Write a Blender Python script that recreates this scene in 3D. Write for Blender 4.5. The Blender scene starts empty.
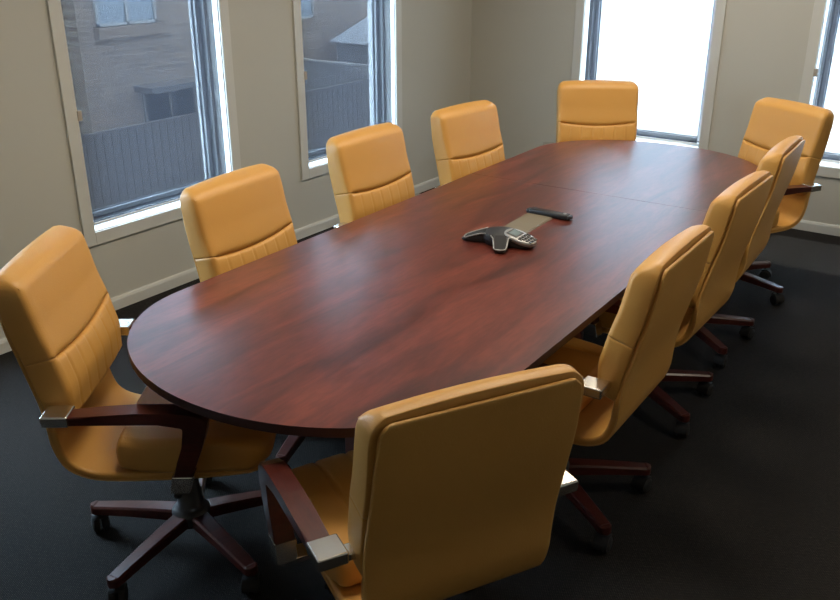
import bpy, bmesh, math, random
from mathutils import Vector, Matrix
random.seed(7)
PI = math.pi
scene = bpy.context.scene
C = scene.collection

# ------------------------------------------------------------------ materials
def srgb(r, g, b):
    f = lambda c: (c/255/12.92 if c/255 <= .04045 else ((c/255+.055)/1.055)**2.4)
    return (f(r), f(g), f(b), 1)

def new_mat(name):
    m = bpy.data.materials.new(name); m.use_nodes = True
    nt = m.node_tree
    b = nt.nodes['Principled BSDF']
    return m, nt, b

def plain(name, col, rough=.5, metal=0, coat=0, bump=0, bscale=200, var=0, vscale=6):
    m, nt, b = new_mat(name)
    b.inputs['Base Color'].default_value = col
    b.inputs['Roughness'].default_value = rough
    b.inputs['Metallic'].default_value = metal
    if coat:
        b.inputs['Coat Weight'].default_value = coat
        b.inputs['Coat Roughness'].default_value = .12
    tc = nt.nodes.new('ShaderNodeTexCoord')
    if var:
        n = nt.nodes.new('ShaderNodeTexNoise'); n.inputs['Scale'].default_value = vscale
        n.inputs['Detail'].default_value = 4
        nt.links.new(tc.outputs['Object'], n.inputs['Vector'])
        mx = nt.nodes.new('ShaderNodeMix'); mx.data_type = 'RGBA'
        mx.inputs['A'].default_value = tuple(c*(1-var) for c in col[:3])+(1,)
        mx.inputs['B'].default_value = tuple(min(1, c*(1+var)) for c in col[:3])+(1,)
        nt.links.new(n.outputs['Fac'], mx.inputs['Factor'])
        nt.links.new(mx.outputs['Result'], b.inputs['Base Color'])
    if bump:
        n2 = nt.nodes.new('ShaderNodeTexNoise'); n2.inputs['Scale'].default_value = bscale
        n2.inputs['Detail'].default_value = 3
        nt.links.new(tc.outputs['Object'], n2.inputs['Vector'])
        bp = nt.nodes.new('ShaderNodeBump'); bp.inputs['Strength'].default_value = bump
        bp.inputs['Distance'].default_value = .002
        nt.links.new(n2.outputs['Fac'], bp.inputs['Height'])
        nt.links.new(bp.outputs['Normal'], b.inputs['Normal'])
    return m

M = {}
M['leather'] = plain('mustard leather', (.55, .283, .066, 1), .42, bump=.25, bscale=260, var=.06, vscale=5)
M['leather'].node_tree.nodes['Principled BSDF'].inputs['Specular IOR Level'].default_value = .4
M['stitch'] = plain('mustard piping', (.62, .35, .10, 1), .5)
M['chrome'] = plain('brushed chrome', (.75, .73, .68, 1), .22, metal=1)
M['black_plastic'] = plain('black plastic', (.018, .018, .02, 1), .38)
M['rubber'] = plain('black caster rubber', (.008, .008, .009, 1), .7)
M['white_paint'] = plain('white gloss paint', (.56, .56, .52, 1), .4)
M['jamb'] = plain('white reveal paint', (.75, .75, .73, 1), .5)
M['wall'] = plain('beige wall paint', (.475, .468, .415, 1), .85, bump=.1, bscale=120, var=.02, vscale=1.2)
M['ceiling'] = plain('ceiling paint', (.72, .70, .66, 1), .9)
M['alu'] = plain('pale powder coated aluminium', (.78, .80, .82, 1), .4)
M['gasket'] = plain('dark window gasket', (.05, .055, .065, 1), .5)
M['edge'] = plain('dark cherry edge band', (.035, .010, .008, 1), .45)
M['base'] = plain('dark cherry panel', (.05, .014, .010, 1), .45, var=.25, vscale=8)
M['phone_black'] = plain('charcoal phone plastic', (.010, .010, .011, 1), .5)
M['grille'] = plain('dark speaker grille', (.014, .014, .015, 1), .85)
M['silver'] = plain('silver phone trim', (.30, .30, .29, 1), .35, metal=.3)
M['lcd'] = plain('grey green display', (.13, .17, .17, 1), .25)
M['keycap'] = plain('black keys', (.01, .01, .011, 1), .45)
M['lid'] = plain('olive grey brushed lid', (.19, .16, .11, 1), .42, metal=.25, var=.06, vscale=20)
M['clip'] = plain('beige blind clip', (.35, .31, .26, 1), .5)

def wood(name, c0, c1, c2, rough, axis='Y', scale=1.0, coat=0.0):
    m, nt, b = new_mat(name)
    tc = nt.nodes.new('ShaderNodeTexCoord'); mp = nt.nodes.new('ShaderNodeMapping')
    s = {'Y': (6.5, 1.1, 6.5), 'X': (.85, 9, 9)}[axis]
    mp.inputs['Scale'].default_value = tuple(v*scale for v in s)
    nt.links.new(tc.outputs['Object'], mp.inputs['Vector'])
    n = nt.nodes.new('ShaderNodeTexNoise'); n.inputs['Scale'].default_value = 1.6
    n.inputs['Detail'].default_value = 5; n.inputs['Roughness'].default_value = .55
    n.inputs['Distortion'].default_value = 1.0
    nt.links.new(mp.outputs['Vector'], n.inputs['Vector'])
    r = nt.nodes.new('ShaderNodeValToRGB')
    r.color_ramp.elements[0].position = .30; r.color_ramp.elements[0].color = c0
    r.color_ramp.elements[1].position = .74; r.color_ramp.elements[1].color = c2
    e = r.color_ramp.elements.new(.5); e.color = c1
    nt.links.new(n.outputs['Fac'], r.inputs['Fac'])
    # fine pores
    mp2 = nt.nodes.new('ShaderNodeMapping'); mp2.inputs['Scale'].default_value = tuple(v*scale*5 for v in s)
    nt.links.new(tc.outputs['Object'], mp2.inputs['Vector'])
    n2 = nt.nodes.new('ShaderNodeTexNoise'); n2.inputs['Scale'].default_value = 3; n2.inputs['Detail'].default_value = 3
    nt.links.new(mp2.outputs['Vector'], n2.inputs['Vector'])
    mr = nt.nodes.new('ShaderNodeMapRange'); mr.inputs['From Min'].default_value = .35; mr.inputs['From Max'].default_value = .6
    mr.inputs['To Min'].default_value = .78; mr.inputs['To Max'].default_value = 1.04
    nt.links.new(n2.outputs['Fac'], mr.inputs['Value'])
    mx = nt.nodes.new('ShaderNodeMix'); mx.data_type = 'RGBA'; mx.blend_type = 'MULTIPLY'
    mx.inputs['Factor'].default_value = 1
    nt.links.new(r.outputs['Color'], mx.inputs['A']); nt.links.new(mr.outputs['Result'], mx.inputs['B'])
    nt.links.new(mx.outputs['Result'], b.inputs['Base Color'])
    b.inputs['Roughness'].default_value = rough
    if coat:
        b.inputs['Coat Weight'].default_value = coat; b.inputs['Coat Roughness'].default_value = .15
    return m
M['table'] = wood('cherry laminate', (.050, .012, .009, 1), (.112, .0235, .015, 1), (.195, .045, .026, 1), .278)
M['table'].node_tree.nodes['Principled BSDF'].inputs['Specular IOR Level'].default_value = .85
M['arm'] = wood('polished cherry wood', (.042, .008, .006, 1), (.062, .011, .007, 1), (.085, .017, .010, 1), .30)

def carpet():
    m, nt, b = new_mat('charcoal loop carpet')
    tc = nt.nodes.new('ShaderNodeTexCoord')
    n = nt.nodes.new('ShaderNodeTexNoise'); n.inputs['Scale'].default_value = 170; n.inputs['Detail'].default_value = 2
    nt.links.new(tc.outputs['Object'], n.inputs['Vector'])
    mp = nt.nodes.new('ShaderNodeMapping'); mp.inputs['Scale'].default_value = (52, 52, 52)
    mp.inputs['Rotation'].default_value = (0, 0, .12)
    nt.links.new(tc.outputs['Object'], mp.inputs['Vector'])
    ck = nt.nodes.new('ShaderNodeTexBrick'); ck.inputs['Scale'].default_value = 1
    ck.inputs['Color1'].default_value = (.108, .088, .072, 1); ck.inputs['Color2'].default_value = (.052, .043, .036, 1)
    ck.inputs['Mortar'].default_value = (.014, .014, .014, 1); ck.inputs['Mortar Size'].default_value = .10
    nt.links.new(mp.outputs['Vector'], ck.inputs['Vector'])
    mx = nt.nodes.new('ShaderNodeMix'); mx.data_type = 'RGBA'; mx.blend_type = 'MULTIPLY'; mx.inputs['Factor'].default_value = .6
    nt.links.new(ck.outputs['Color'], mx.inputs['A']); nt.links.new(n.outputs['Fac'], mx.inputs['B'])
    nt.links.new(mx.outputs['Result'], b.inputs['Base Color'])
    b.inputs['Roughness'].default_value = .95; b.inputs['Specular IOR Level'].default_value = .15
    bp = nt.nodes.new('ShaderNodeBump'); bp.inputs['Strength'].default_value = .6; bp.inputs['Distance'].default_value = .004
    nt.links.new(n.outputs['Fac'], bp.inputs['Height']); nt.links.new(bp.outputs['Normal'], b.inputs['Normal'])
    return m
M['carpet'] = carpet()

def screen_fabric():
    m = bpy.data.materials.new('sunscreen blind mesh'); m.use_nodes = True
    nt = m.node_tree; nt.nodes.clear()
    out = nt.nodes.new('ShaderNodeOutputMaterial')
    tr = nt.nodes.new('ShaderNodeBsdfTransparent')
    df = nt.nodes.new('ShaderNodeBsdfDiffuse'); df.inputs['Color'].default_value = (.06, .065, .08, 1)
    tl = nt.nodes.new('ShaderNodeBsdfTranslucent'); tl.inputs['Color'].default_value = (.012, .014, .018, 1)
    ad = nt.nodes.new('ShaderNodeAddShader')
    nt.links.new(df.outputs[0], ad.inputs[0]); nt.links.new(tl.outputs[0], ad.inputs[1])
    tc = nt.nodes.new('ShaderNodeTexCoord')
    n = nt.nodes.new('ShaderNodeTexNoise'); n.inputs['Scale'].default_value = 60; n.inputs['Detail'].default_value = 1
    nt.links.new(tc.outputs['Object'], n.inputs['Vector'])
    mr = nt.nodes.new('ShaderNodeMapRange')
    mr.inputs['To Min'].default_value = 1-.37; mr.inputs['To Max'].default_value = 1-.33
    nt.links.new(n.outputs['Fac'], mr.inputs['Value'])
    mx = nt.nodes.new('ShaderNodeMixShader')
    nt.links.new(mr.outputs['Result'], mx.inputs['Fac'])
    nt.links.new(tr.outputs[0], mx.inputs[1]); nt.links.new(ad.outputs[0], mx.inputs[2])
    nt.links.new(mx.outputs[0], out.inputs['Surface'])
    return m
M['screen'] = screen_fabric()

def glass():
    m = bpy.data.materials.new('window glass'); m.use_nodes = True
    nt = m.node_tree; nt.nodes.clear()
    out = nt.nodes.new('ShaderNodeOutputMaterial')
    tr = nt.nodes.new('ShaderNodeBsdfTransparent'); tr.inputs['Color'].default_value = (.9, .94, .95, 1)
    gl = nt.nodes.new('ShaderNodeBsdfGlossy'); gl.inputs['Roughness'].default_value = .02
    fr = nt.nodes.new('ShaderNodeFresnel'); fr.inputs['IOR'].default_value = 1.45
    mx = nt.nodes.new('ShaderNodeMixShader')
    ge = nt.nodes.new('ShaderNodeNewGeometry'); mu = nt.nodes.new('ShaderNodeMath'); mu.operation = 'MULTIPLY_ADD'
    mu.inputs[1].default_value = -1; mu.inputs[2].default_value = 1
    nt.links.new(ge.outputs['Backfacing'], mu.inputs[0])
    m2 = nt.nodes.new('ShaderNodeMath'); m2.operation = 'MULTIPLY'
    nt.links.new(mu.outputs[0], m2.inputs[0]); nt.links.new(fr.outputs[0], m2.inputs[1])
    nt.links.new(m2.outputs[0], mx.inputs['Fac'])
    nt.links.new(tr.outputs[0], mx.inputs[1]); nt.links.new(gl.outputs[0], mx.inputs[2])
    nt.links.new(mx.outputs[0], out.inputs['Surface'])
    return m
M['glass'] = glass()

def brick():
    m, nt, b = new_mat('pale brown brick')
    tc = nt.nodes.new('ShaderNodeTexCoord'); mp = nt.nodes.new('ShaderNodeMapping')
    mp.inputs['Rotation'].default_value = (PI/2, 0, PI/2)
    sx = nt.nodes.new('ShaderNodeSeparateXYZ'); cb = nt.nodes.new('ShaderNodeCombineXYZ')
    nt.links.new(tc.outputs['Object'], sx.inputs[0])
    nt.links.new(sx.outputs['Y'], cb.inputs['X']); nt.links.new(sx.outputs['Z'], cb.inputs['Y'])
    br = nt.nodes.new('ShaderNodeTexBrick'); br.inputs['Scale'].default_value = 1
    br.inputs['Brick Width'].default_value = .24; br.inputs['Row Height'].default_value = .086
    br.inputs['Mortar Size'].default_value = .006
    br.inputs['Color1'].default_value = (.135, .094, .070, 1); br.inputs['Color2'].default_value = (.080, .056, .042, 1)
    br.inputs['Mortar'].default_value = (.17, .14, .11, 1)
    nt.links.new(cb.outputs[0], br.inputs['Vector'])
    nt.links.new(br.outputs['Color'], b.inputs['Base Color'])
    b.inputs['Roughness'].default_value = .9
    return m
M['brick'] = brick()
M['timber'] = plain('dark stained timber', (.016, .012, .011, 1), .8, var=.3, vscale=3)
M['pale_timber'] = plain('weathered grey timber', (.105, .095, .09, 1), .8, var=.2, vscale=3)
M['out_white'] = plain('white painted trim', (.19, .18, .17, 1), .6)
M['out_pane'] = plain('pale blue house glazing', (.10, .12, .14, 1), .3)
M['out_dark'] = plain('dark house glazing', (.02, .024, .03, 1), .15)
M['sill_brick'] = plain('brown brick sill', (.10, .07, .05, 1), .9)
M['yard'] = plain('pale concrete yard', (.72, .71, .69, 1), .9, var=.06, vscale=.4)
M['gable'] = plain('pale shed gable', (.38, .38, .39, 1), .7)
M['roof'] = plain('dark roof sheet', (.05, .045, .045, 1), .6)

# ------------------------------------------------------------------ mesh helpers
def obj(name, bm, mat, parent=None, smooth=False, label=None):
    me = bpy.data.meshes.new(name)
    bmesh.ops.recalc_face_normals(bm, faces=bm.faces[:])
    bm.to_mesh(me); bm.free()
    for mm in (mat if isinstance(mat, (list, tuple)) else [mat]):
        me.materials.append(M[mm])
    if smooth:
        for p in me.polygons: p.use_smooth = True
    o = bpy.data.objects.new(name, me); C.objects.link(o)
    if parent is not None: o.parent = parent
    if label: o['label'] = label
    return o

def thing(name, label, cat, loc=(0, 0, 0), rz=0, group=None):
    o = bpy.data.objects.new(name, None); C.objects.link(o)
    o.empty_display_size = .1
    o.location = loc; o.rotation_euler = (0, 0, rz)
    return tag(o, label, cat, group)

def tag(o, label, cat, group=None, kind=None):
    o['label'] = label; o['category'] = cat
    if group: o['group'] = group
    if kind: o['kind'] = kind
    return o

def box(bm, x0, x1, y0, y1, z0, z1, bev=0, seg=2):
    r = bmesh.ops.create_cube(bm, size=1)
    vs = r['verts']
    bmesh.ops.scale(bm, vec=(x1-x0, y1-y0, z1-z0), verts=vs)
    bmesh.ops.translate(bm, vec=((x0+x1)/2, (y0+y1)/2, (z0+z1)/2), verts=vs)
    if bev:
        es = list({e for v in vs for e in v.link_edges})
        bmesh.ops.bevel(bm, geom=es, offset=bev, segments=seg, affect='EDGES', profile=.5, clamp_overlap=True)
    return bm

def bbox(*a, **k):
    bm = bmesh.new(); box(bm, *a, **k); return bm

def prism(bm, poly, axis, a, b, bev=0, seg=2):
    """extrude 2d polygon: axis 'x' -> poly is (y,z); 'z' -> poly is (x,y)"""
    def P(p, t):
        return (t, p[0], p[1]) if axis == 'x' else ((p[0], t, p[1]) if axis == 'y' else (p[0], p[1], t))
    v0 = [bm.verts.new(P(p, a)) for p in poly]; v1 = [bm.verts.new(P(p, b)) for p in poly]
    f0 = bm.faces.new(v0); f1 = bm.faces.new(v1[::-1])
    n = len(poly); sides = []
    for i in range(n):
        sides.append(bm.faces.new((v0[i], v1[i], v1[(i+1) % n], v0[(i+1) % n])))
    if bev:
        es = list(f0.edges)+list(f1.edges)
        bmesh.ops.bevel(bm, geom=es, offset=bev, segments=seg, affect='EDGES', profile=.5)
    return bm

def tube(bm, pts, r, n=8, closed=False):
    pts = [Vector(p) for p in pts]; N = len(pts); rings = []
    prev = None
    for i, p in enumerate(pts):
        if closed: t = pts[(i+1) % N]-pts[i-1]
        else: t = pts[min(i+1, N-1)]-pts[max(i-1, 0)]
        t.normalize()
        a = prev if prev is not None else (Vector((0, 0, 1)) if abs(t.z) < .9 else Vector((1, 0, 0)))
        u = (a - t*a.dot(t))
        if u.length < 1e-6: u = t.orthogonal()
        u.normalize(); prev = u; w = t.cross(u)
        rr = r(i/(N-1)) if callable(r) else r
        rings.append([bm.verts.new(p+(u*math.cos(2*PI*k/n)+w*math.sin(2*PI*k/n))*rr) for k in range(n)])
    m = N if closed else N-1
    for i in range(m):
        A = rings[i]; B = rings[(i+1) % N]
        for k in range(n):
            bm.faces.new((A[k], A[(k+1) % n], B[(k+1) % n], B[k]))
    if not closed:
        bm.faces.new(rings[0][::-1]); bm.faces.new(rings[-1])
    return bm

def lathe(bm, prof, n=24, cx=0, cy=0):
    rings = []
    for (r, z) in prof:
        rings.append([bm.verts.new((cx+r*math.cos(2*PI*k/n), cy+r*math.sin(2*PI*k/n), z)) for k in range(n)])
    for A, B in zip(rings, rings[1:]):
        for k in range(n): bm.faces.new((A[k], A[(k+1) % n], B[(k+1) % n], B[k]))
    bm.faces.new(rings[0][::-1]); bm.faces.new(rings[-1])
    return bm

def spline(pts, n):
    """Catmull-Rom through pts, n samples by arc length"""
    P = [Vector(p) for p in pts]; dim = len(pts[0])
    P = [P[0]*2-P[1]]+P+[P[-1]*2-P[-2]]
    fine = []
    for i in range(1, len(P)-2):
        for k in range(24):
            t = k/24
            a, b, c, d = P[i-1], P[i], P[i+1], P[i+2]
            fine.append(.5*((2*b)+(c-a)*t+(2*a-5*b+4*c-d)*t*t+(3*b-a-3*c+d)*t**3))
    fine.append(P[-2])
    L = [0]
    for a, b in zip(fine, fine[1:]): L.append(L[-1]+(b-a).length)
    return fine, L

def sample(fine, L, s):
    s = max(0, min(L[-1], s))
    lo, hi = 0, len(L)-1
    while hi-lo > 1:
        m = (lo+hi)//2
        if L[m] <= s: lo = m
        else: hi = m
    t = (s-L[lo])/max(1e-9, L[hi]-L[lo])
    return fine[lo].lerp(fine[hi], t)

def interp(tab, x):
    if x <= tab[0][0]: return tab[0][1]
    for (a, va), (b, vb) in zip(tab, tab[1:]):
        if x <= b:
            t = (x-a)/(b-a); t = t*t*(3-2*t)
            return va+(vb-va)*t
    return tab[-1][1]

def pad(path, wtab, ttab, rc=(.05, .05), re=(.03, .03), rcorner=.025, rback=None, keep_back=0, anchor=False, crown=.0, groove=None, deform=None,
        off=0, nst=40, nf=32, ends=(1, 1), depth_tab=None):
    """upholstered pad swept along a (y,z) path; front is the +normal side.
    wtab/ttab: (fraction, half width) and (fraction, thickness)."""
    fine, L = spline(path, 0)
    tot = L[-1]
    st = set()
    for k in range(nst+1): st.add(round(tot*k/nst, 5))
    for e in range(2):
        if ends[e]:
            for q in (.0005, .0015, .003, .006, .010, .015, .021, .028, .036, .046):
                if q < tot/2: st.add(q if e == 0 else tot-q)
    st = sorted(st)
    bm = bmesh.new(); rings = []
    for s in st:
        f = s/tot
        p = sample(fine, L, s); d = .004
        a = sample(fine, L, s-d); b = sample(fine, L, s+d)
        t = (b-a).normalized(); n = Vector((-t[1], t[0]))
        w = interp(wtab, f); th = interp(ttab, f)/2
        k = 1.0
        for e in range(2):
            dd = s if e == 0 else tot-s
            if ends[e]:
                if dd < re[e]: k = min(k, math.sqrt(max(0, 1-(1-dd/re[e])**2)))
                if dd < rc[e]: w -= rc[e]*(1-math.sqrt(max(0, 1-(1-dd/rc[e])**2)))
        th0 = th; th = max(th*k, .0008)
        r = min(rcorner, th*.98); rb = min(rback or rcorner, th*.98)
        sh_ = -(th0-th)*keep_back+(th0 if anchor else 0)
        ring = []   # (x,h)
        for i in range(nf+1):
            x = (-1+2*i/nf)*(w-r); ring.append((x, th, 1))
        for i in range(1, 6):
            an = PI/2*(1-i/6); ring.append((w-r+r*math.cos(an), th-r+r*math.sin(an), 0))
        ring.append((w, 0, 0))
        for i in range(0, 6):
            an = -PI/2*i/6; ring.append((w-rb+rb*math.cos(an), -(th-rb)+rb*math.sin(an), 0))
        for i in range(9):
            x = (1-2*i/8)*(w-rb); ring.append((x, -th, -1))
        for i in range(1, 6):
            an = -PI/2-PI/2*i/6; ring.append((-(w-rb)+rb*math.cos(an), -(th-rb)+rb*math.sin(an), 0))
        ring.append((-w, 0, 0))
        for i in range(0, 6):
            an = PI-PI/2*i/6; ring.append((-(w-r)+r*math.cos(an), th-r+r*math.sin(an), 0))
        vs = []
        for (x, h, side) in ring:
            u = x/max(w, 1e-6)
            if side == 1:
                h += crown*k*(1-u*u)
                if groove: h -= groove(x, s, tot)*k
            h += sh_
            y = p[0]+n[0]*(h+off); z = p[1]+n[1]*(h+off)
            if deform:
                dy, dz = deform(x, u, f, t); y += dy; z += dz
            vs.append(bm.verts.new((x, y, z)))
        rings.append(vs)
    for A, B in zip(rings, rings[1:]):
        m = len(A)
        for i in range(m):
            try: bm.faces.new((A[i], A[(i+1) % m], B[(i+1) % m], B[i]))
            except ValueError: pass
    bm.faces.new(rings[0][::-1]); bm.faces.new(rings[-1])
    return bm

# ------------------------------------------------------------------ the setting
XL, YB, XR, YF, ZC = -3.745, 6.06, 1.9, -1.3, 2.7     # inner faces of the room
WZ0, WZ1 = .442, 2.20                                   # window opening heights
CAS = .066
left_wins = [(.88, 1.835), (2.490, 3.445), (4.095, 5.05)]
back_wins = [(-2.795, -1.86), (-1.19, -.255)]
WT = .23

def wall(name, horiz, base, out, a0, a1, holes, label):
    """wall with openings; horiz 'y' (wall along y at x=base) or 'x'; out=+-1 direction away from the room"""
    bm = bmesh.new()
    cuts = sorted({a0, a1}|{h for q in holes for h in q})
    lo, hi = sorted((base, base+out*WT))
    def cell(a, b, z0, z1):
        if horiz == 'y': box(bm, lo, hi, a, b, z0, z1)
        else: box(bm, a, b, lo, hi, z0, z1)
    for a, b in zip(cuts, cuts[1:]):
        if (a, b) in holes:
            cell(a, b, 0, WZ0); cell(a, b, WZ1, ZC)
        else: cell(a, b, 0, ZC)
    o = obj(name, bm, 'wall'); tag(o, label, 'wall', kind='structure'); return o
wall('wall_left', 'y', XL, -1, YF-WT, YB+WT, left_wins, 'beige painted wall on the left with tall narrow windows')
wall('wall_back', 'x', YB, 1, XL, XR+WT, back_wins, 'beige painted far wall with the two glaring windows')
wall('wall_right', 'y', XR, 1, YF-WT, YB, [], 'plain beige wall on the right of the room')
wall('wall_front', 'x', YF, -1, XL, XR, [], 'plain beige wall behind the viewpoint')
tag(obj('floor', bbox(XL-WT, XR+WT, YF-WT, YB+WT, -.1, 0), 'carpet'), 'dark charcoal carpet floor', 'floor', kind='structure')
tag(obj('ceiling', bbox(XL-WT, XR+WT, YF-WT, YB+WT, ZC, ZC+.1), 'ceiling'), 'plain white ceiling', 'ceiling', kind='structure')

def skirting(name, poly_axis, a, b, base, sgn, label):
    prof = [(0, 0), (.016, 0), (.016, .052), (.011, .064), (0, .068)]
    poly = [(base+sgn*p, z) for p, z in prof]
    bm = bmesh.new(); prism(bm, poly, poly_axis, a, b)
    tag(obj(name, bm, 'white_paint'), label, 'baseboard', kind='structure')
skirting('baseboard_left', 'y', YF, YB, XL, 1, 'low white baseboard along the left wall')
skirting('baseboard_back', 'x', XL+.016, XR, YB, -1, 'low white baseboard along the far wall')

def make_window(name, side, a0, a1, label, drop=.482, clip=True):
    """side 'left': runs along y; 'back': runs along x. local frame: u along wall, d depth away from the room, z"""
    root = thing(name, label, 'window'); root['kind'] = 'structure'
    def bx(bm, u0, u1, d0, d1, z0, z1, bev=0):
        if side == 'left': box(bm, XL-d1, XL-d0, u0, u1, z0, z1, bev)
        else: box(bm, u0, u1, YB+d0, YB+d1, z0, z1, bev)
    bm = bmesh.new()      # casing boards on the room side
    bx(bm, a0-CAS, a0, -.014, 0, WZ0-CAS, WZ1+CAS, .002); bx(bm, a1, a1+CAS, -.014, 0, WZ0-CAS, WZ1+CAS, .002)
    bx(bm, a0, a1, -.014, 0, WZ0-CAS, WZ0, .002); bx(bm, a0, a1, -.014, 0, WZ1, WZ1+CAS, .002)
    obj('window_casing', bm, 'white_paint', root)
    bm = bmesh.new()      # lining of the recess
    t = .004
    bx(bm, a0, a0+t, 0, WT, WZ0, WZ1); bx(bm, a1-t, a1, 0, WT, WZ0, WZ1)
    bx(bm, a0+t, a1-t, 0, WT, WZ0, WZ0+t); bx(bm, a0+t, a1-t, 0, WT, WZ1-t, WZ1)
    obj('window_recess', bm, 'jamb', root)
    A0, A1, Z0, Z1 = a0+t, a1-t, WZ0+t, WZ1-t
    def frame(bm, d0, d1, w, ins):
        bx(bm, A0+ins, A0+ins+w, d0, d1, Z0+ins, Z1-ins, .003); bx(bm, A1-ins-w, A1-ins, d0, d1, Z0+ins, Z1-ins, .003)
        bx(bm, A0+ins+w, A1-ins-w, d0, d1, Z0+ins, Z0+ins+w, .003); bx(bm, A0+ins+w, A1-ins-w, d0, d1, Z1-ins-w, Z1-ins, .003)
    bm = bmesh.new(); frame(bm, .085, .19, .020, 0)
    fr = obj('window_frame', bm, 'alu', root)
    bm = bmesh.new(); frame(bm, .115, .165, .024, .030)
    obj('sash', bm, 'alu', fr)
    bm = bmesh.new(); frame(bm, .125, .16, .010, .020)
    frame(bm, .134, .146, .006, .054)
    obj('gasket', bm, 'gasket', fr)
    bm = bmesh.new(); bx(bm, A0+.058, A1-.058, .138, .144, Z0+.058, Z1-.058)
    obj('window_pane', bm, 'glass', root)
    # sunscreen roller blind just inside the opening
    g0, g1 = (.016, .027) if side == 'left' else (.030, .022)
    bm = bmesh.new(); bx(bm, a0+g0, a1-g1, .012, .0135, drop, WZ1-.03)
    bl = obj('roller_blind', bm, 'screen', root)
    bm = bmesh.new(); bx(bm, a0+g0, a1-g1, .008, .018, drop-.010, drop+.002, .003)
    obj('hem_bar', bm, 'screen_bar' if 'screen_bar' in M else 'alu', bl)
    bm = bmesh.new(); bx(bm, a0+.012, a1-.012, .004, .05, WZ1-.055, WZ1-t)
    obj('blind_headbox', bm, 'white_paint', bl)
    uu = a0+.008
    def pt(u, d, z): return (XL-d, u, z) if side == 'left' else (u, YB+d, z)
    bm = bmesh.new(); tube(bm, [pt(uu, .006, z/20) for z in range(20, 43)], .0016, 6)
    obj('bead_chain', bm, 'clip', bl)
    if clip:
        bm = bmesh.new(); bx(bm, a0-.004, a0+.022, -.018, .008, 1.0, 1.05, .004)
        obj('chain_clip', bm, 'clip', bl)
    return root
make_window('window_1', 'left', *left_wins[0], 'tall window nearest the viewpoint in the left wall', 2.0)
make_window('window_2', 'left', *left_wins[1], 'tall window behind the two nearest left chairs, brick house beyond')
make_window('window_3', 'left', *left_wins[2], 'tall window in the left wall nearest the far corner')
make_window('window_4', 'back', *back_wins[0], 'glaring window directly behind the far end chair', clip=False)
make_window('window_5', 'back', *back_wins[1], 'glaring window at the right end of the far wall')

# ------------------------------------------------------------------ outside
GZ = -2.7
tag(obj('ground', bbox(-60, 60, -40, 90, GZ-.1, GZ), 'yard'), 'pale ground outside, below the windows', 'ground', kind='structure')
hs = thing('brick_house', 'pale brick neighbouring house seen through the left windows', 'house', (-13, 8.9, GZ))
hx, hy, hz = 13, -8.9, -GZ
def H(name, mat, x0, x1, y0, y1, z0, z1, par=hs, bev=0):
    return obj(name, bbox(x0+hx, x1+hx, y0+hy, y1+hy, z0+hz, z1+hz, bev=bev), mat, par)
H('wall', 'brick', -20, -13, 8.9, 24, GZ, 3.4)
H('side_wing', 'sill_brick', -20, -13.4, 3.5, 8.9, GZ, 3.4)
bm = bmesh.new(); prism(bm, [(3.2+hy, 3.4+hz), (24.5+hy, 3.4+hz), (13.5+hy, 5.3+hz)], 'x', -20.4+hx, -12.6+hx)
obj('roof', bm, 'roof', hs)
def house_window(y0, y1, z0, z1, pane):
    bm = bmesh.new(); X = -13
    for (a, b, c, d) in ((y0, y0+.05, z0, z1), (y1-.05, y1, z0, z1), (y0, y1, z0, z0+.05), (y0, y1, z1-.05, z1), ((y0+y1)/2-.025, (y0+y1)/2+.025, z0, z1)):
        box(bm, X+hx, X+.05+hx, a+hy, b+hy, c+hz, d+hz)
    f = obj('window', bm, 'out_white' if pane == 'out_pane' else 'pale_timber', hs)
    obj('pane', bbox(X+hx-.01, X+.02+hx, y0+.05+hy, y1-.05+hy, z0+.05+hz, z1-.05+hz), pane, f)
    return f
house_window(9.25, 10.48, .45, 1.75, 'out_pane')
H('window_sill', 'sill_brick', -13, -12.86, 9.2, 10.58, .26, .44)
house_window(10.0, 11.2, -1.32, -.70, 'out_dark')
H('awning', 'roof', -13, -12.5, 9.85, 11.35, -.68, -.58)
house_window(13.75, 14.62, .25, 1.5, 'out_pane')

def fence(name, label, along, fixed, a0, a1, ztop, mat, rail):
    root = thing(name, label, 'fence', ((fixed, (a0+a1)/2, GZ) if along == 'y' else ((a0+a1)/2, fixed, GZ)))
    ox, oy = root.location.x, root.location.y
    h = ztop-GZ
    bm = bmesh.new(); n = int((a1-a0)/.14)
    for k in range(n):
        u0 = a0+k*.14; u1 = u0+.132
        dz = random.uniform(-.01, .01)
        if along == 'y': box(bm, -.012, .012, u0-oy, u1-oy, .03, h+dz)
        else: box(bm, u0-ox, u1-ox, -.012, .012, .03, h+dz)
    obj('paling_panel', bm, mat, root)
    bm = bmesh.new()
    if along == 'y': box(bm, -.03, .04, a0-oy, a1-oy, h-.01, h+.03)
    else: box(bm, a0-ox, a1-ox, -.04, .03, h-.01, h+.03)
    obj('top_rail', bm, rail, root)
    for k in range(int((a1-a0)/2.4)+1):
        u = a0+.05+k*2.4
        if along == 'y': b2 = bbox(-.09, -.013, u-oy-.04, u-oy+.04, 0, h-.05)
        else: b2 = bbox(u-ox-.04, u-ox+.04, .013, .09, 0, h-.05)
        obj('post', b2, mat, root)
fence('timber_fence', 'dark timber fence below the brick house', 'y', -10.5, 3.0, 18.0, -.69, 'timber', 'timber')
fence('timber_fence', 'pale grey timber fence running beside the brick house', 'x', 13.6, -12.95, -10.65, -.48, 'pale_timber', 'out_white')
sh = thing('garden_shed', 'small gabled shed behind the fences at the brick house', 'shed', (-11.7, 15.8, GZ))
obj('wall', bbox(-.9, .9, -.9, .9, 0, 2.45), 'pale_timber', sh)
bm = bmesh.new(); prism(bm, [(-1.05, 2.45), (1.05, 2.45), (0, 3.0)], 'y', -1.0, 1.0)
obj('roof', bm, 'gable', sh)
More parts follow.
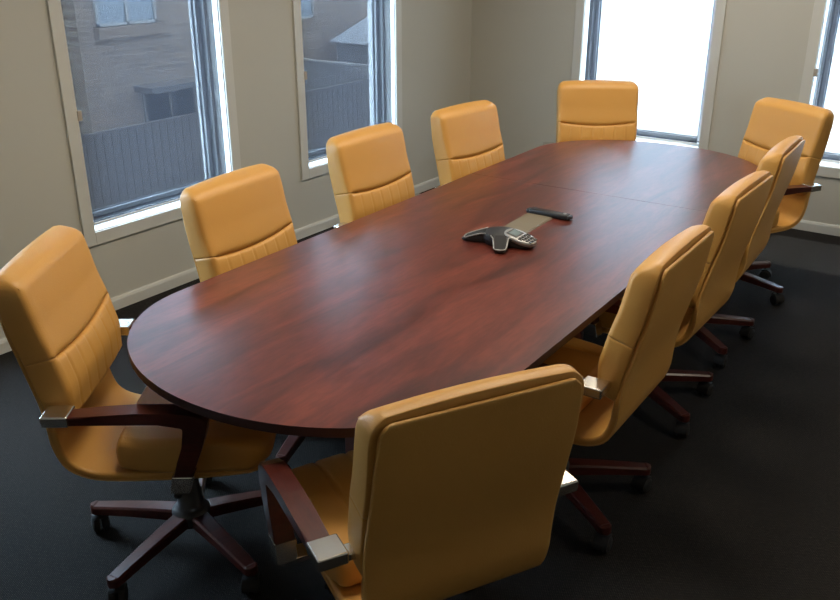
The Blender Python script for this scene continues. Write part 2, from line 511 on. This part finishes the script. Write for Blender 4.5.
# ------------------------------------------------------------------ conference table
TX, TY, TH, TR = -1.588, 3.016, .74, math.radians(.92)
table = thing('conference_table', 'long cherry laminate conference table with rounded ends', 'table', (TX, TY, 0), TR)
HW, HL, EB = .602, 1.780, .50
def outline(y_lo, y_hi, n=40, ins=0):
    """closed outline clipped between y_lo and y_hi"""
    pts = []
    hw, hl, eb = HW-ins, HL-ins, EB
    ys = hl-eb
    if y_hi >= hl-1e-6:
        pts += [(hw*math.cos(PI*k/n), ys+eb*math.sin(PI*k/n)) for k in range(n+1)]
    else: pts += [(hw, y_hi), (-hw, y_hi)]
    if y_lo <= -hl+1e-6:
        pts += [(-hw*math.cos(PI*k/n), -ys-eb*math.sin(PI*k/n)) for k in range(n+1)]
    else: pts += [(-hw, y_lo), (hw, y_lo)]
    return pts
SEAM = 4.26*1+0
seam_y = 3.60-TY+.0
def leaf(y0, y1):
    bm = bmesh.new(); prism(bm, outline(y0, y1), 'z', TH-.026, TH, bev=.001, seg=1)
    bmesh.ops.recalc_face_normals(bm, faces=bm.faces[:])
    for f in bm.faces:
        f.material_index = 0 if f.normal.z > .5 else 1
    return obj('tabletop', bm, ['table', 'edge'], table)
leaf(-HL, seam_y-.0005); leaf(seam_y+.0005, HL)
for y in (-1.02, .38, 1.18):
    bm = bmesh.new(); box(bm, -.125, .125, y-.02, y+.02, .03, TH-.03, .003)
    p = obj('support_panel', bm, 'base', table)
    bm = bmesh.new(); box(bm, -.13, .13, y-.032, y+.032, 0, .03, .004)
    obj('foot_rail', bm, 'black_plastic', p)
bm = bmesh.new()
box(bm, -.015, .015, -1.0, .36, .42, TH-.03); box(bm, -.015, .015, .40, 1.16, .42, TH-.03)
obj('spine_beam', bm, 'base', table)

# ------------------------------------------------------------------ office chair
SHELL = [(-.388, .985), (-.378, .92), (-.362, .83), (-.338, .735), (-.312, .63), (-.303, .55), (-.298, .49),
         (-.272, .425), (-.215, .388), (-.13, .377), (.02, .378), (.15, .384), (.280, .398)]

def make_chair():
    root = thing('office_chair', 'office chair', 'chair', (0, 0, 0), 0, 'mustard leather chairs around the table')
    # rear shell: one curved piece from the top of the back to under the seat
    wt = [(0, .228), (.12, .235), (.30, .237), (.45, .234), (.62, .232), (1, .225)]
    sh = obj('back_shell', pad(SHELL, wt, [(0, .012), (.30, .014), (.42, .026), (1, .03)], rc=(.034, .045), re=(.006, .012), rcorner=.010,
                               anchor=True, off=0, nst=60, nf=14), 'leather', root, True)
    # piping that follows the outer rim of the shell
    fine, L = spline(SHELL, 0); tot = L[-1]; left = []; right = []
    for k in range(61):
        s = tot*k/60
        if s < .004: s = .004
        p = sample(fine, L, s); a = sample(fine, L, s-.004); b = sample(fine, L, s+.004)
        t = (b-a).normalized(); n = Vector((-t[1], t[0]))
        w = interp(wt, s/tot)
        dd = min(s, tot-s)
        q = .034 if s < tot/2 else .045
        if dd < q: w -= q*(1-math.sqrt(max(0, 1-(1-dd/q)**2)))
        right.append((w-.003, p[0]+n[0]*.004, p[1]+n[1]*.004)); left.append((-(w-.003), p[0]+n[0]*.004, p[1]+n[1]*.004))
    bm = bmesh.new(); tube(bm, left[::-1]+right, .0038, 6)
    obj('piping', bm, 'stitch', sh, True)
    # pads on the front of the back: same curve, offset forward
    up = SHELL[:5]
    def cut(s0, s1, n=9): return [tuple(sample(fine, L, s0+(s1-s0)*k/(n-1))) for k in range(n)]
    s_seam = .258
    def sag(x, u, f, t):
        k = f**3
        return (0, .022*k*(u*u*1.0-1.0)+.014*k+.006*(1-u*u)*(1-f)**2)
    def emask(x): return max(0, min(1, (.232-abs(x))/.020))
    def puff(x, s, tt):
        e = min(s, tt-s); return emask(x)*(.012*math.exp(-(tt-s)/.0035)+.003*math.exp(-(tt-s)/.014))
    upper = obj('upper_back_pad', pad([(-.3895, .992)]+cut(-.0, s_seam), [(0, .238), (.25, .245), (1, .243)], [(0, .076), (.5, .083), (1, .086)],
                                      rc=(.036, .003), re=(.052, .007), ends=(1, 0), rcorner=.020, rback=.006, keep_back=.8, anchor=True, crown=.008, off=.011, groove=puff, deform=sag, nst=26, nf=24), 'leather', root, True)
    # corner pleats
    for sx in (-1, 1):
        bm = bmesh.new()
        tube(bm, [(sx*.236, -.302, .966), (sx*.231, -.318, .978), (sx*.229, -.338, .981)], .0016, 6)
        obj('corner_pleat', bm, 'stitch', upper, True)
    lines = [-.17, -.102, -.034, .034, .102, .17]
    def chan(x, s, tt):
        g = 0
        for l in lines: g += .0040*math.exp(-((x-l)/.0040)**2)
        ramp = min(1, s/.02)
        return g*ramp*emask(x) + emask(x)*(.012*math.exp(-s/.0035)+.004*math.exp(-s/.014))
    def sag2(x, u, f, t):
        k = (1-f)**3
        return (0, .022*k*(u*u-1.0)+.014*k)
    obj('lumbar_pad', pad(cut(s_seam-.001, s_seam+.185), [(0, .243), (.5, .242), (1, .232)], [(0, .086), (.4, .086), (.8, .074), (1, .05)],
                          rc=(.003, .03), re=(.007, .034), ends=(0, 1), rcorner=.020, rback=.006, keep_back=.8, anchor=True, crown=.010, off=.011, groove=chan, deform=sag2, nst=26, nf=96), 'leather', root, True)
    # seat cushion
    seat_path = [(-.135, .452), (-.05, .449), (.08, .450), (.18, .454), (.25, .450), (.300, .432)]
    slines = [-.135, -.045, .045, .135]
    def sgroove(x, s, tt):
        g = 0
        for l in slines: g += .006*math.exp(-((x-l)/.006)**2)*(1 if abs(l) > .1 else min(1, max(0, (s-.16)/.05)))
        return g
    seat = obj('seat_cushion', pad(seat_path, [(0, .225), (.25, .243), (.8, .246), (1, .238)], [(0, .095), (.5, .108), (.85, .1), (1, .07)],
                            rc=(.03, .07), re=(.022, .045), rcorner=.024, crown=.012, off=.004, groove=sgroove, nst=36, nf=72), 'leather', root, True)
    # arms
    for sx in (-1, 1):
        x0, x1 = (sx*.295-.027), (sx*.295+.027)
        prof = [(-.205, .645), (-.12, .651), (-.03, .656), (.06, .655), (.11, .649), (.145, .639), (.160, .622), (.152, .585), (.136, .535), (.118, .490), (.104, .455),
                (.054, .455), (.068, .50), (.086, .55), (.099, .594), (.100, .609), (.090, .616), (.03, .621), (-.12, .622), (-.205, .619)]
        bm = bmesh.new(); prism(bm, prof, 'x', x0, x1, bev=.006, seg=3)
        arm = obj('armrest', bm, 'arm', root); arm.location.z = -.009
        bm = bmesh.new()
        xi0, xi1 = sorted((sx*.254, sx*.324))
        box(bm, xi0, xi1, -.275, -.203, .617, .648, .004)
        xi0, xi1 = sorted((sx*.230, sx*.262))
        box(bm, xi0, xi1, -.272, -.235, .620, .640, .003)
        obj('rear_bracket', bm, 'chrome', arm, label='chrome bracket')
        bm = bmesh.new()
        prism(bm, [(.050, .458), (.108, .458), (.094, .405), (.040, .405)], 'x', x0-.001, x1+.001, bev=.003)
        xi0, xi1 = sorted((sx*.20, sx*.275))
        box(bm, xi0, xi1, .040, .090, .395, .411, .002)
        obj('foot_bracket', bm, 'chrome', arm, label='chrome bracket')
    # under-seat mechanism
    bm = bmesh.new(); box(bm, -.085, .085, -.12, .13, .335, .377, .008); box(bm, -.05, .05, -.06, .06, .300, .340, .01)
    mech = obj('tilt_mechanism', bm, 'black_plastic', root)
    bm = bmesh.new(); tube(bm, [(.07, .02, .355), (.16, .03, .352), (.215, .035, .345)], .006, 8)
    tube(bm, [(.215, .035, .345), (.255, .04, .342)], .011, 8)
    obj('height_lever', bm, 'black_plastic', mech, True)
    bm = bmesh.new(); tube(bm, [(.03, .12, .35), (.03, .15, .30), (.03, .152, .27)], .010, 8)
    obj('tension_knob', bm, 'black_plastic', mech, True)
    bm = bmesh.new(); lathe(bm, [(.022, .13), (.022, .31)], 20)
    obj('gas_column', bm, 'black_plastic', root, True)
    bm = bmesh.new(); lathe(bm, [(.048, .082), (.060, .090), (.060, .128), (.050, .142), (.040, .150), (.038, .200), (.034, .206), (.033, .250), (.029, .254)], 28)
    hub = obj('base_hub', bm, 'black_plastic', root, True)
    for k in range(5):
        a = 2*PI*k/5
        bm = bmesh.new()
        # spoke: tapered wooden bar with a rounded end
        prof = []
        N = 10
        top = []
        R0, R1 = .045, .352
        sec = []
        for i in range(N+7):
            if i <= N: f = i/N; r = R0+(R1-.02-R0)*f; hwid = .029-.007*f
            else:
                an = (i-N)/6*PI/2; r = R1-.02+.02*math.sin(an); hwid = .022*max(.12, math.cos(an))
                f = min(1, (r-R0)/(R1-R0))
            zt = .130-.028*f**1.3; zb = zt-.040+.010*f
            sec.append((r, hwid, zt, zb))
        rings = []
        for (r, w, zt, zb) in sec:
            c = .006 if w > .008 else .001
            ring = [(r, -w+c, zt), (r, w-c, zt), (r, w, zt-c), (r, w, zb+.002), (r, w-.003, zb), (r, -w+.003 if w > .004 else 0, zb), (r, -w, zb+.002), (r, -w, zt-c)]
            rings.append([bm.verts.new(p) for p in ring])
        for A, B in zip(rings, rings[1:]):
            for i in range(8): bm.faces.new((A[i], A[(i+1) % 8], B[(i+1) % 8], B[i]))
        bm.faces.new(rings[0]); bm.faces.new(rings[-1])
        bmesh.ops.rotate(bm, verts=bm.verts[:], cent=(0, 0, 0), matrix=Matrix.Rotation(a, 3, 'Z'))
        sp = obj('base_spoke', bm, 'arm', hub, label='cherry wood spoke')
        # twin wheel caster with hood and stem
        bm = bmesh.new()
        ang = random.uniform(0, 2*PI)
        for sgn in (-1, 1):
            pr = [(.004, .003), (.022, .003), (.028, .006), (.0285, .013), (.0275, .022), (.020, .027), (.004, .028)]
            rings = []
            for (r, xx) in pr:
                rings.append([bm.verts.new((sgn*xx, r*math.cos(2*PI*q/20), .0285+r*math.sin(2*PI*q/20))) for q in range(20)])
            for A, B in zip(rings, rings[1:]):
                for q in range(20): bm.faces.new((A[q], A[(q+1) % 20], B[(q+1) % 20], B[q]))
            bm.faces.new(rings[0]); bm.faces.new(rings[-1])
        hood = []
        for q in range(11):
            an = PI*(-.05+.75*q/10); hood.append((.034*math.cos(an), .0285+.034*math.sin(an)))
        inner = [(.029*math.cos(PI*(-.05+.75*q/10)), .0285+.029*math.sin(PI*(-.05+.75*q/10))) for q in range(10, -1, -1)]
        prism(bm, hood+inner, 'x', -.024, .024)
        tube(bm, [(0, -.004, .055), (0, -.004, .078)], .007, 10)
        bmesh.ops.rotate(bm, verts=bm.verts[:], cent=(0, 0, 0), matrix=Matrix.Rotation(ang, 3, 'Z'))
        bmesh.ops.translate(bm, verts=bm.verts[:], vec=(.328*math.cos(a), .328*math.sin(a), 0))
        obj('caster', bm, 'rubber', hub, label='black twin wheel caster')
    return root

def kids(o): return [c for c in C.objects if c.parent == o]
def copy_tree(o, parent=None):
    c = o.copy(); C.objects.link(c)
    if parent is not None: c.parent = parent
    for ch in kids(o): copy_tree(ch, c)
    return c

proto = make_chair()
# x, y, facing (deg), star base spin (deg), seat lift, label
chairs = [
 (-1.928, 1.482, -53.7, 42.5, .010, 'mustard leather office chair at the near left corner, facing us, base in view'),
 (-2.041, 2.220, -83.6, 12, 0, 'mustard leather office chair on the window side, second from the near left corner'),
 (-2.147, 3.121, -89.6, 30, 0, 'mustard leather office chair in front of the second visible window of the left wall'),
 (-2.117, 3.889, -95.1, 50, 0, 'mustard leather office chair on the window side nearest the room corner'),
 (-2.038, 4.802, 213.2, 20, 0, 'mustard leather office chair at the far table end, backed by the glaring window'),
 (-1.224, 4.686, 149.3, 54.4, 0, 'mustard leather office chair at the far right corner, beside the right hand window'),
 (-1.180, 3.907, 92.5, 13.8, 0, 'mustard leather office chair on the right side, farthest of three in a row'),
 (-1.138, 3.190, 89.7, 23.3, 0, 'mustard leather office chair on the right side, middle of three in a row'),
 (-1.101, 2.377, 91.1, 19.9, 0, 'mustard leather office chair on the right side, nearest of three in a row'),
 (-1.078, 1.471, 61.4, 30, 0, 'mustard leather office chair in the foreground with its back turned to us'),
]
first = [proto]+[copy_tree(proto) for _ in chairs[1:]]
for o, (x, y, a, spin, lift, lab) in zip(first, chairs):
    o.location = (x, y, 0); o.rotation_euler = (0, 0, math.radians(a)); o['label'] = lab
    for ch in kids(o):
        if ch.name.startswith('base_hub'): ch.rotation_euler = (0, 0, math.radians(spin))
        elif not ch.name.startswith('gas_column') and lift: ch.location.z += lift

# ------------------------------------------------------------------ things on the table
# conference phone: a dome with three lobes, one of them carrying the keypad
PX, PY = -1.553, 2.760
phone = thing('conference_phone', 'black three lobed conference phone with keypad on the table', 'phone', (PX, PY, TH))
lobes = [(203, .085, 15), (-62, .076, 17), (4, .070, 30)]
def rad(th):
    r = .068
    for (a, h, w) in lobes:
        d = (math.degrees(th)-a+180) % 360-180
        r += h*math.exp(-(abs(d)/w)**2.6)
    return r
def height(s, th):
    return .012+.046*(1-min(1, s)**1.7)
bm = bmesh.new(); NT = 120; NS = 14
rings = []
for i in range(1, NS+1):
    s = i/NS
    ring = []
    for k in range(NT):
        th = 2*PI*k/NT; r = rad(th)
        q = s*r/.165
        z = .007+.048*max(0, 1-(s*r/.158)**1.5)
        if s > .93: z -= .003*((s-.93)/.07)**2
        ring.append(bm.verts.new((s*r*math.cos(th), s*r*math.sin(th), z)))
    rings.append(ring)
ctr = bm.verts.new((0, 0, .055))
for k in range(NT): bm.faces.new((ctr, rings[0][k], rings[0][(k+1) % NT]))
for A, B in zip(rings, rings[1:]):
    for k in range(NT): bm.faces.new((A[k], A[(k+1) % NT], B[(k+1) % NT], B[k]))
low = [bm.verts.new((v.co.x*.93, v.co.y*.93, .0015)) for v in rings[-1]]
for k in range(NT): bm.faces.new((rings[-1][k], rings[-1][(k+1) % NT], low[(k+1) % NT], low[k]))
bm.faces.new(low)
body = obj('body', bm, 'phone_black', phone, True)
def dome(x, y, up=0): 
    r = math.hypot(x, y)
    return .007+.048*max(0, 1-(r/.158)**1.5)+up
# silver edge strips along the two speaker arms
for (a, h, w) in lobes[:2]:
    ca, sa = math.cos(math.radians(a)), math.sin(math.radians(a))
    pts = []
    hw = .026
    seq = [(.055, -hw-.012), (.075, -hw-.003), (.10, -hw), (.133, -hw+.003), (.139, -hw*.6), (.141, 0), (.139, hw*.6), (.133, hw-.003), (.10, hw), (.075, hw+.003), (.055, hw+.012)]
    pts = [(u*ca-v*sa, u*sa+v*ca) for u, v in seq]
    pts3 = [(x, y, dome(x, y, .0015)) for x, y in pts]
    bm = bmesh.new(); tube(bm, pts3, .0026, 8)
    obj('edge_trim', bm, 'silver', phone, True, label='silver edge trim')
    bm = bmesh.new()
    g = []
    for i in range(9):
        u = .058+.076*i/8; row = []
        for j in range(7):
            v = (-1+2*j/6)*(hw-.005)
            x, y = u*ca-v*sa, u*sa+v*ca
            row.append(bm.verts.new((x, y, dome(x, y, .0016))))
        g.append(row)
    for i in range(8):
        for j in range(6): bm.faces.new((g[i][j], g[i+1][j], g[i+1][j+1], g[i][j+1]))
    obj('speaker_grille', bm, 'grille', phone, True)
ka = math.radians(2); ca, sa = math.cos(ka), math.sin(ka)
def kp(u, v, up): 
    x, y = u*ca-v*sa, u*sa+v*ca
    return (x, y, .049-.24*(u-.03)+up)
bm = bmesh.new()
rim = []
for k in range(40):
    an = 2*PI*k/40
    cx_, sx_ = math.cos(an), math.sin(an)
    u = .082+.060*math.copysign(abs(cx_)**.7, cx_); v = .046*math.copysign(abs(sx_)**.75, sx_)*(1-.10*cx_)
    rim.append((u, v))
v0 = [bm.verts.new(kp(u, v, -.012)) for u, v in rim]; v1 = [bm.verts.new(kp(u, v, .002)) for u, v in rim]
v2 = [bm.verts.new(kp(.082+(u-.082)*.95, v*.94, .004)) for u, v in rim]
for A, B in ((v0, v1), (v1, v2)):
    for k in range(40): bm.faces.new((A[k], A[(k+1) % 40], B[(k+1) % 40], B[k]))
bm.faces.new(v0); bm.faces.new(v2)
panel = obj('keypad_panel', bm, 'silver', phone, True, label='silver keypad panel')
def slab(name, u0, u1, v0_, v1_, h, mat, par):
    bm = bmesh.new()
    P = [bm.verts.new(kp(u, v, z)) for z in (.003, .004+h) for u, v in ((u0, v0_), (u1, v0_), (u1, v1_), (u0, v1_))]
    for f in ((0, 1, 2, 3), (4, 5, 6, 7), (0, 1, 5, 4), (1, 2, 6, 5), (2, 3, 7, 6), (3, 0, 4, 7)): bm.faces.new([P[i] for i in f])
    return obj(name, bm, mat, par)
slab('display_bezel', .036, .080, -.031, .031, .0012, 'keycap', panel)
slab('display', .042, .075, -.024, .024, .0020, 'lcd', panel)
for i in range(4):
    for j in range(3):
        u = .088+.0135*i; v = -.020+.020*j
        slab('key', u, u+.0095, v-.0075, v+.0075, .0025, 'keycap', panel)
slab('key', .090, .104, -.039, -.031, .0025, 'keycap', panel); slab('key', .090, .104, .031, .039, .0025, 'keycap', panel)

# flush cable cover
cov = thing('cable_cover', 'flat grey cable cover plate set in the tabletop', 'cover', (-1.585, 3.03, TH), math.radians(2))
bm = bmesh.new(); box(bm, -.060, .060, -.125, .125, 0, .0025, .001)
obj('cover_frame', bm, 'lid', cov)
bm = bmesh.new(); box(bm, -.055, .055, -.120, .120, .0026, .0045, .0008)
obj('cover_lid', bm, 'lid', cov)
# slim black remote
rc = thing('remote_control', 'slim black remote lying beyond the grey cable cover', 'remote', (-1.556, 3.165, TH), math.radians(-1.5))
bm = bmesh.new(); box(bm, -.090, .090, -.019, .019, .001, .024, .007, 3)
obj('body', bm, 'phone_black', rc, True)
bm = bmesh.new(); box(bm, -.103, -.088, -.017, .017, .002, .021, .005, 2)
obj('end_cap', bm, 'black_plastic', rc, True)
bm = bmesh.new(); box(bm, .088, .101, -.017, .017, .002, .021, .005, 2)
obj('end_cap', bm, 'black_plastic', rc, True)
bm = bmesh.new(); lathe(bm, [(.007, .0225), (.007, .0255), (.005, .0265)], 14, .072, 0)
obj('button', bm, 'silver', rc, True, label='pale round button')
bm = bmesh.new(); box(bm, -.03, .045, -.008, .008, .0235, .0248, .0005)
obj('button_strip', bm, 'keycap', rc)

# ------------------------------------------------------------------ light
w = bpy.data.worlds.new('sky'); scene.world = w; w.use_nodes = True
bg = w.node_tree.nodes['Background']
bg.inputs['Color'].default_value = (.61, .79, 1.0, 1); bg.inputs['Strength'].default_value = 26.0
sun = bpy.data.lights.new('sun', 'SUN'); sun.energy = 22; sun.angle = .02; sun.color = (1, .95, .86)
so = bpy.data.objects.new('sun', sun); C.objects.link(so)
so.rotation_euler = Vector((-.10, -.42, -.90)).to_track_quat('-Z', 'Y').to_euler()
for x, y, en in ((-1.6, 1.75, 25), (-1.6, 3.2, 24), (-1.6, 4.7, 28), (1.15, 3.3, 17)):  # three lamps over the table; the last is an added fill for right-row chair backs
    l = bpy.data.lights.new('ceiling_and_fill_lamp', 'AREA'); l.shape = 'RECTANGLE'; l.size = .6; l.size_y = .6
    l.energy = en; l.color = (1, .87, .69)
    lo = bpy.data.objects.new('ceiling_and_fill_lamp', l); C.objects.link(lo); lo.location = (x, y, ZC-.02)
# light portals in the window openings (they emit nothing, they only guide the daylight sampling)
for side, wins in (('left', left_wins), ('back', back_wins)):
    for a0, a1 in wins:
        l = bpy.data.lights.new('window_portal', 'AREA'); l.shape = 'RECTANGLE'
        l.size = a1-a0; l.size_y = WZ1-WZ0; l.cycles.is_portal = True
        lo = bpy.data.objects.new('window_portal', l); C.objects.link(lo)
        m = (a0+a1)/2; zc = (WZ0+WZ1)/2
        if side == 'left': lo.location = (XL-WT-.01, m, zc); d = Vector((1, 0, 0))
        else: lo.location = (m, YB+WT+.01, zc); d = Vector((0, -1, 0))
        lo.rotation_euler = d.to_track_quat('-Z', 'Z').to_euler()

# ------------------------------------------------------------------ camera
cam = bpy.data.cameras.new('camera'); cam.sensor_width = 36; cam.lens = 872/840*36; cam.clip_start = .05; cam.clip_end = 300
co = bpy.data.objects.new('camera', cam); C.objects.link(co)
co.location = (0, 0, 1.81)
co.rotation_euler = (math.radians(90-22.545), 0, math.radians(34.955))
scene.camera = co
scene.view_settings.view_transform = 'Standard'; scene.view_settings.look = 'None'
scene.view_settings.exposure = 0; scene.view_settings.gamma = 1; scene.view_settings.use_curve_mapping = False
scene.cycles.use_denoising = True
scene.cycles.max_bounces = 10; scene.cycles.transparent_max_bounces = 16
scene.cycles.sample_clamp_indirect = 5
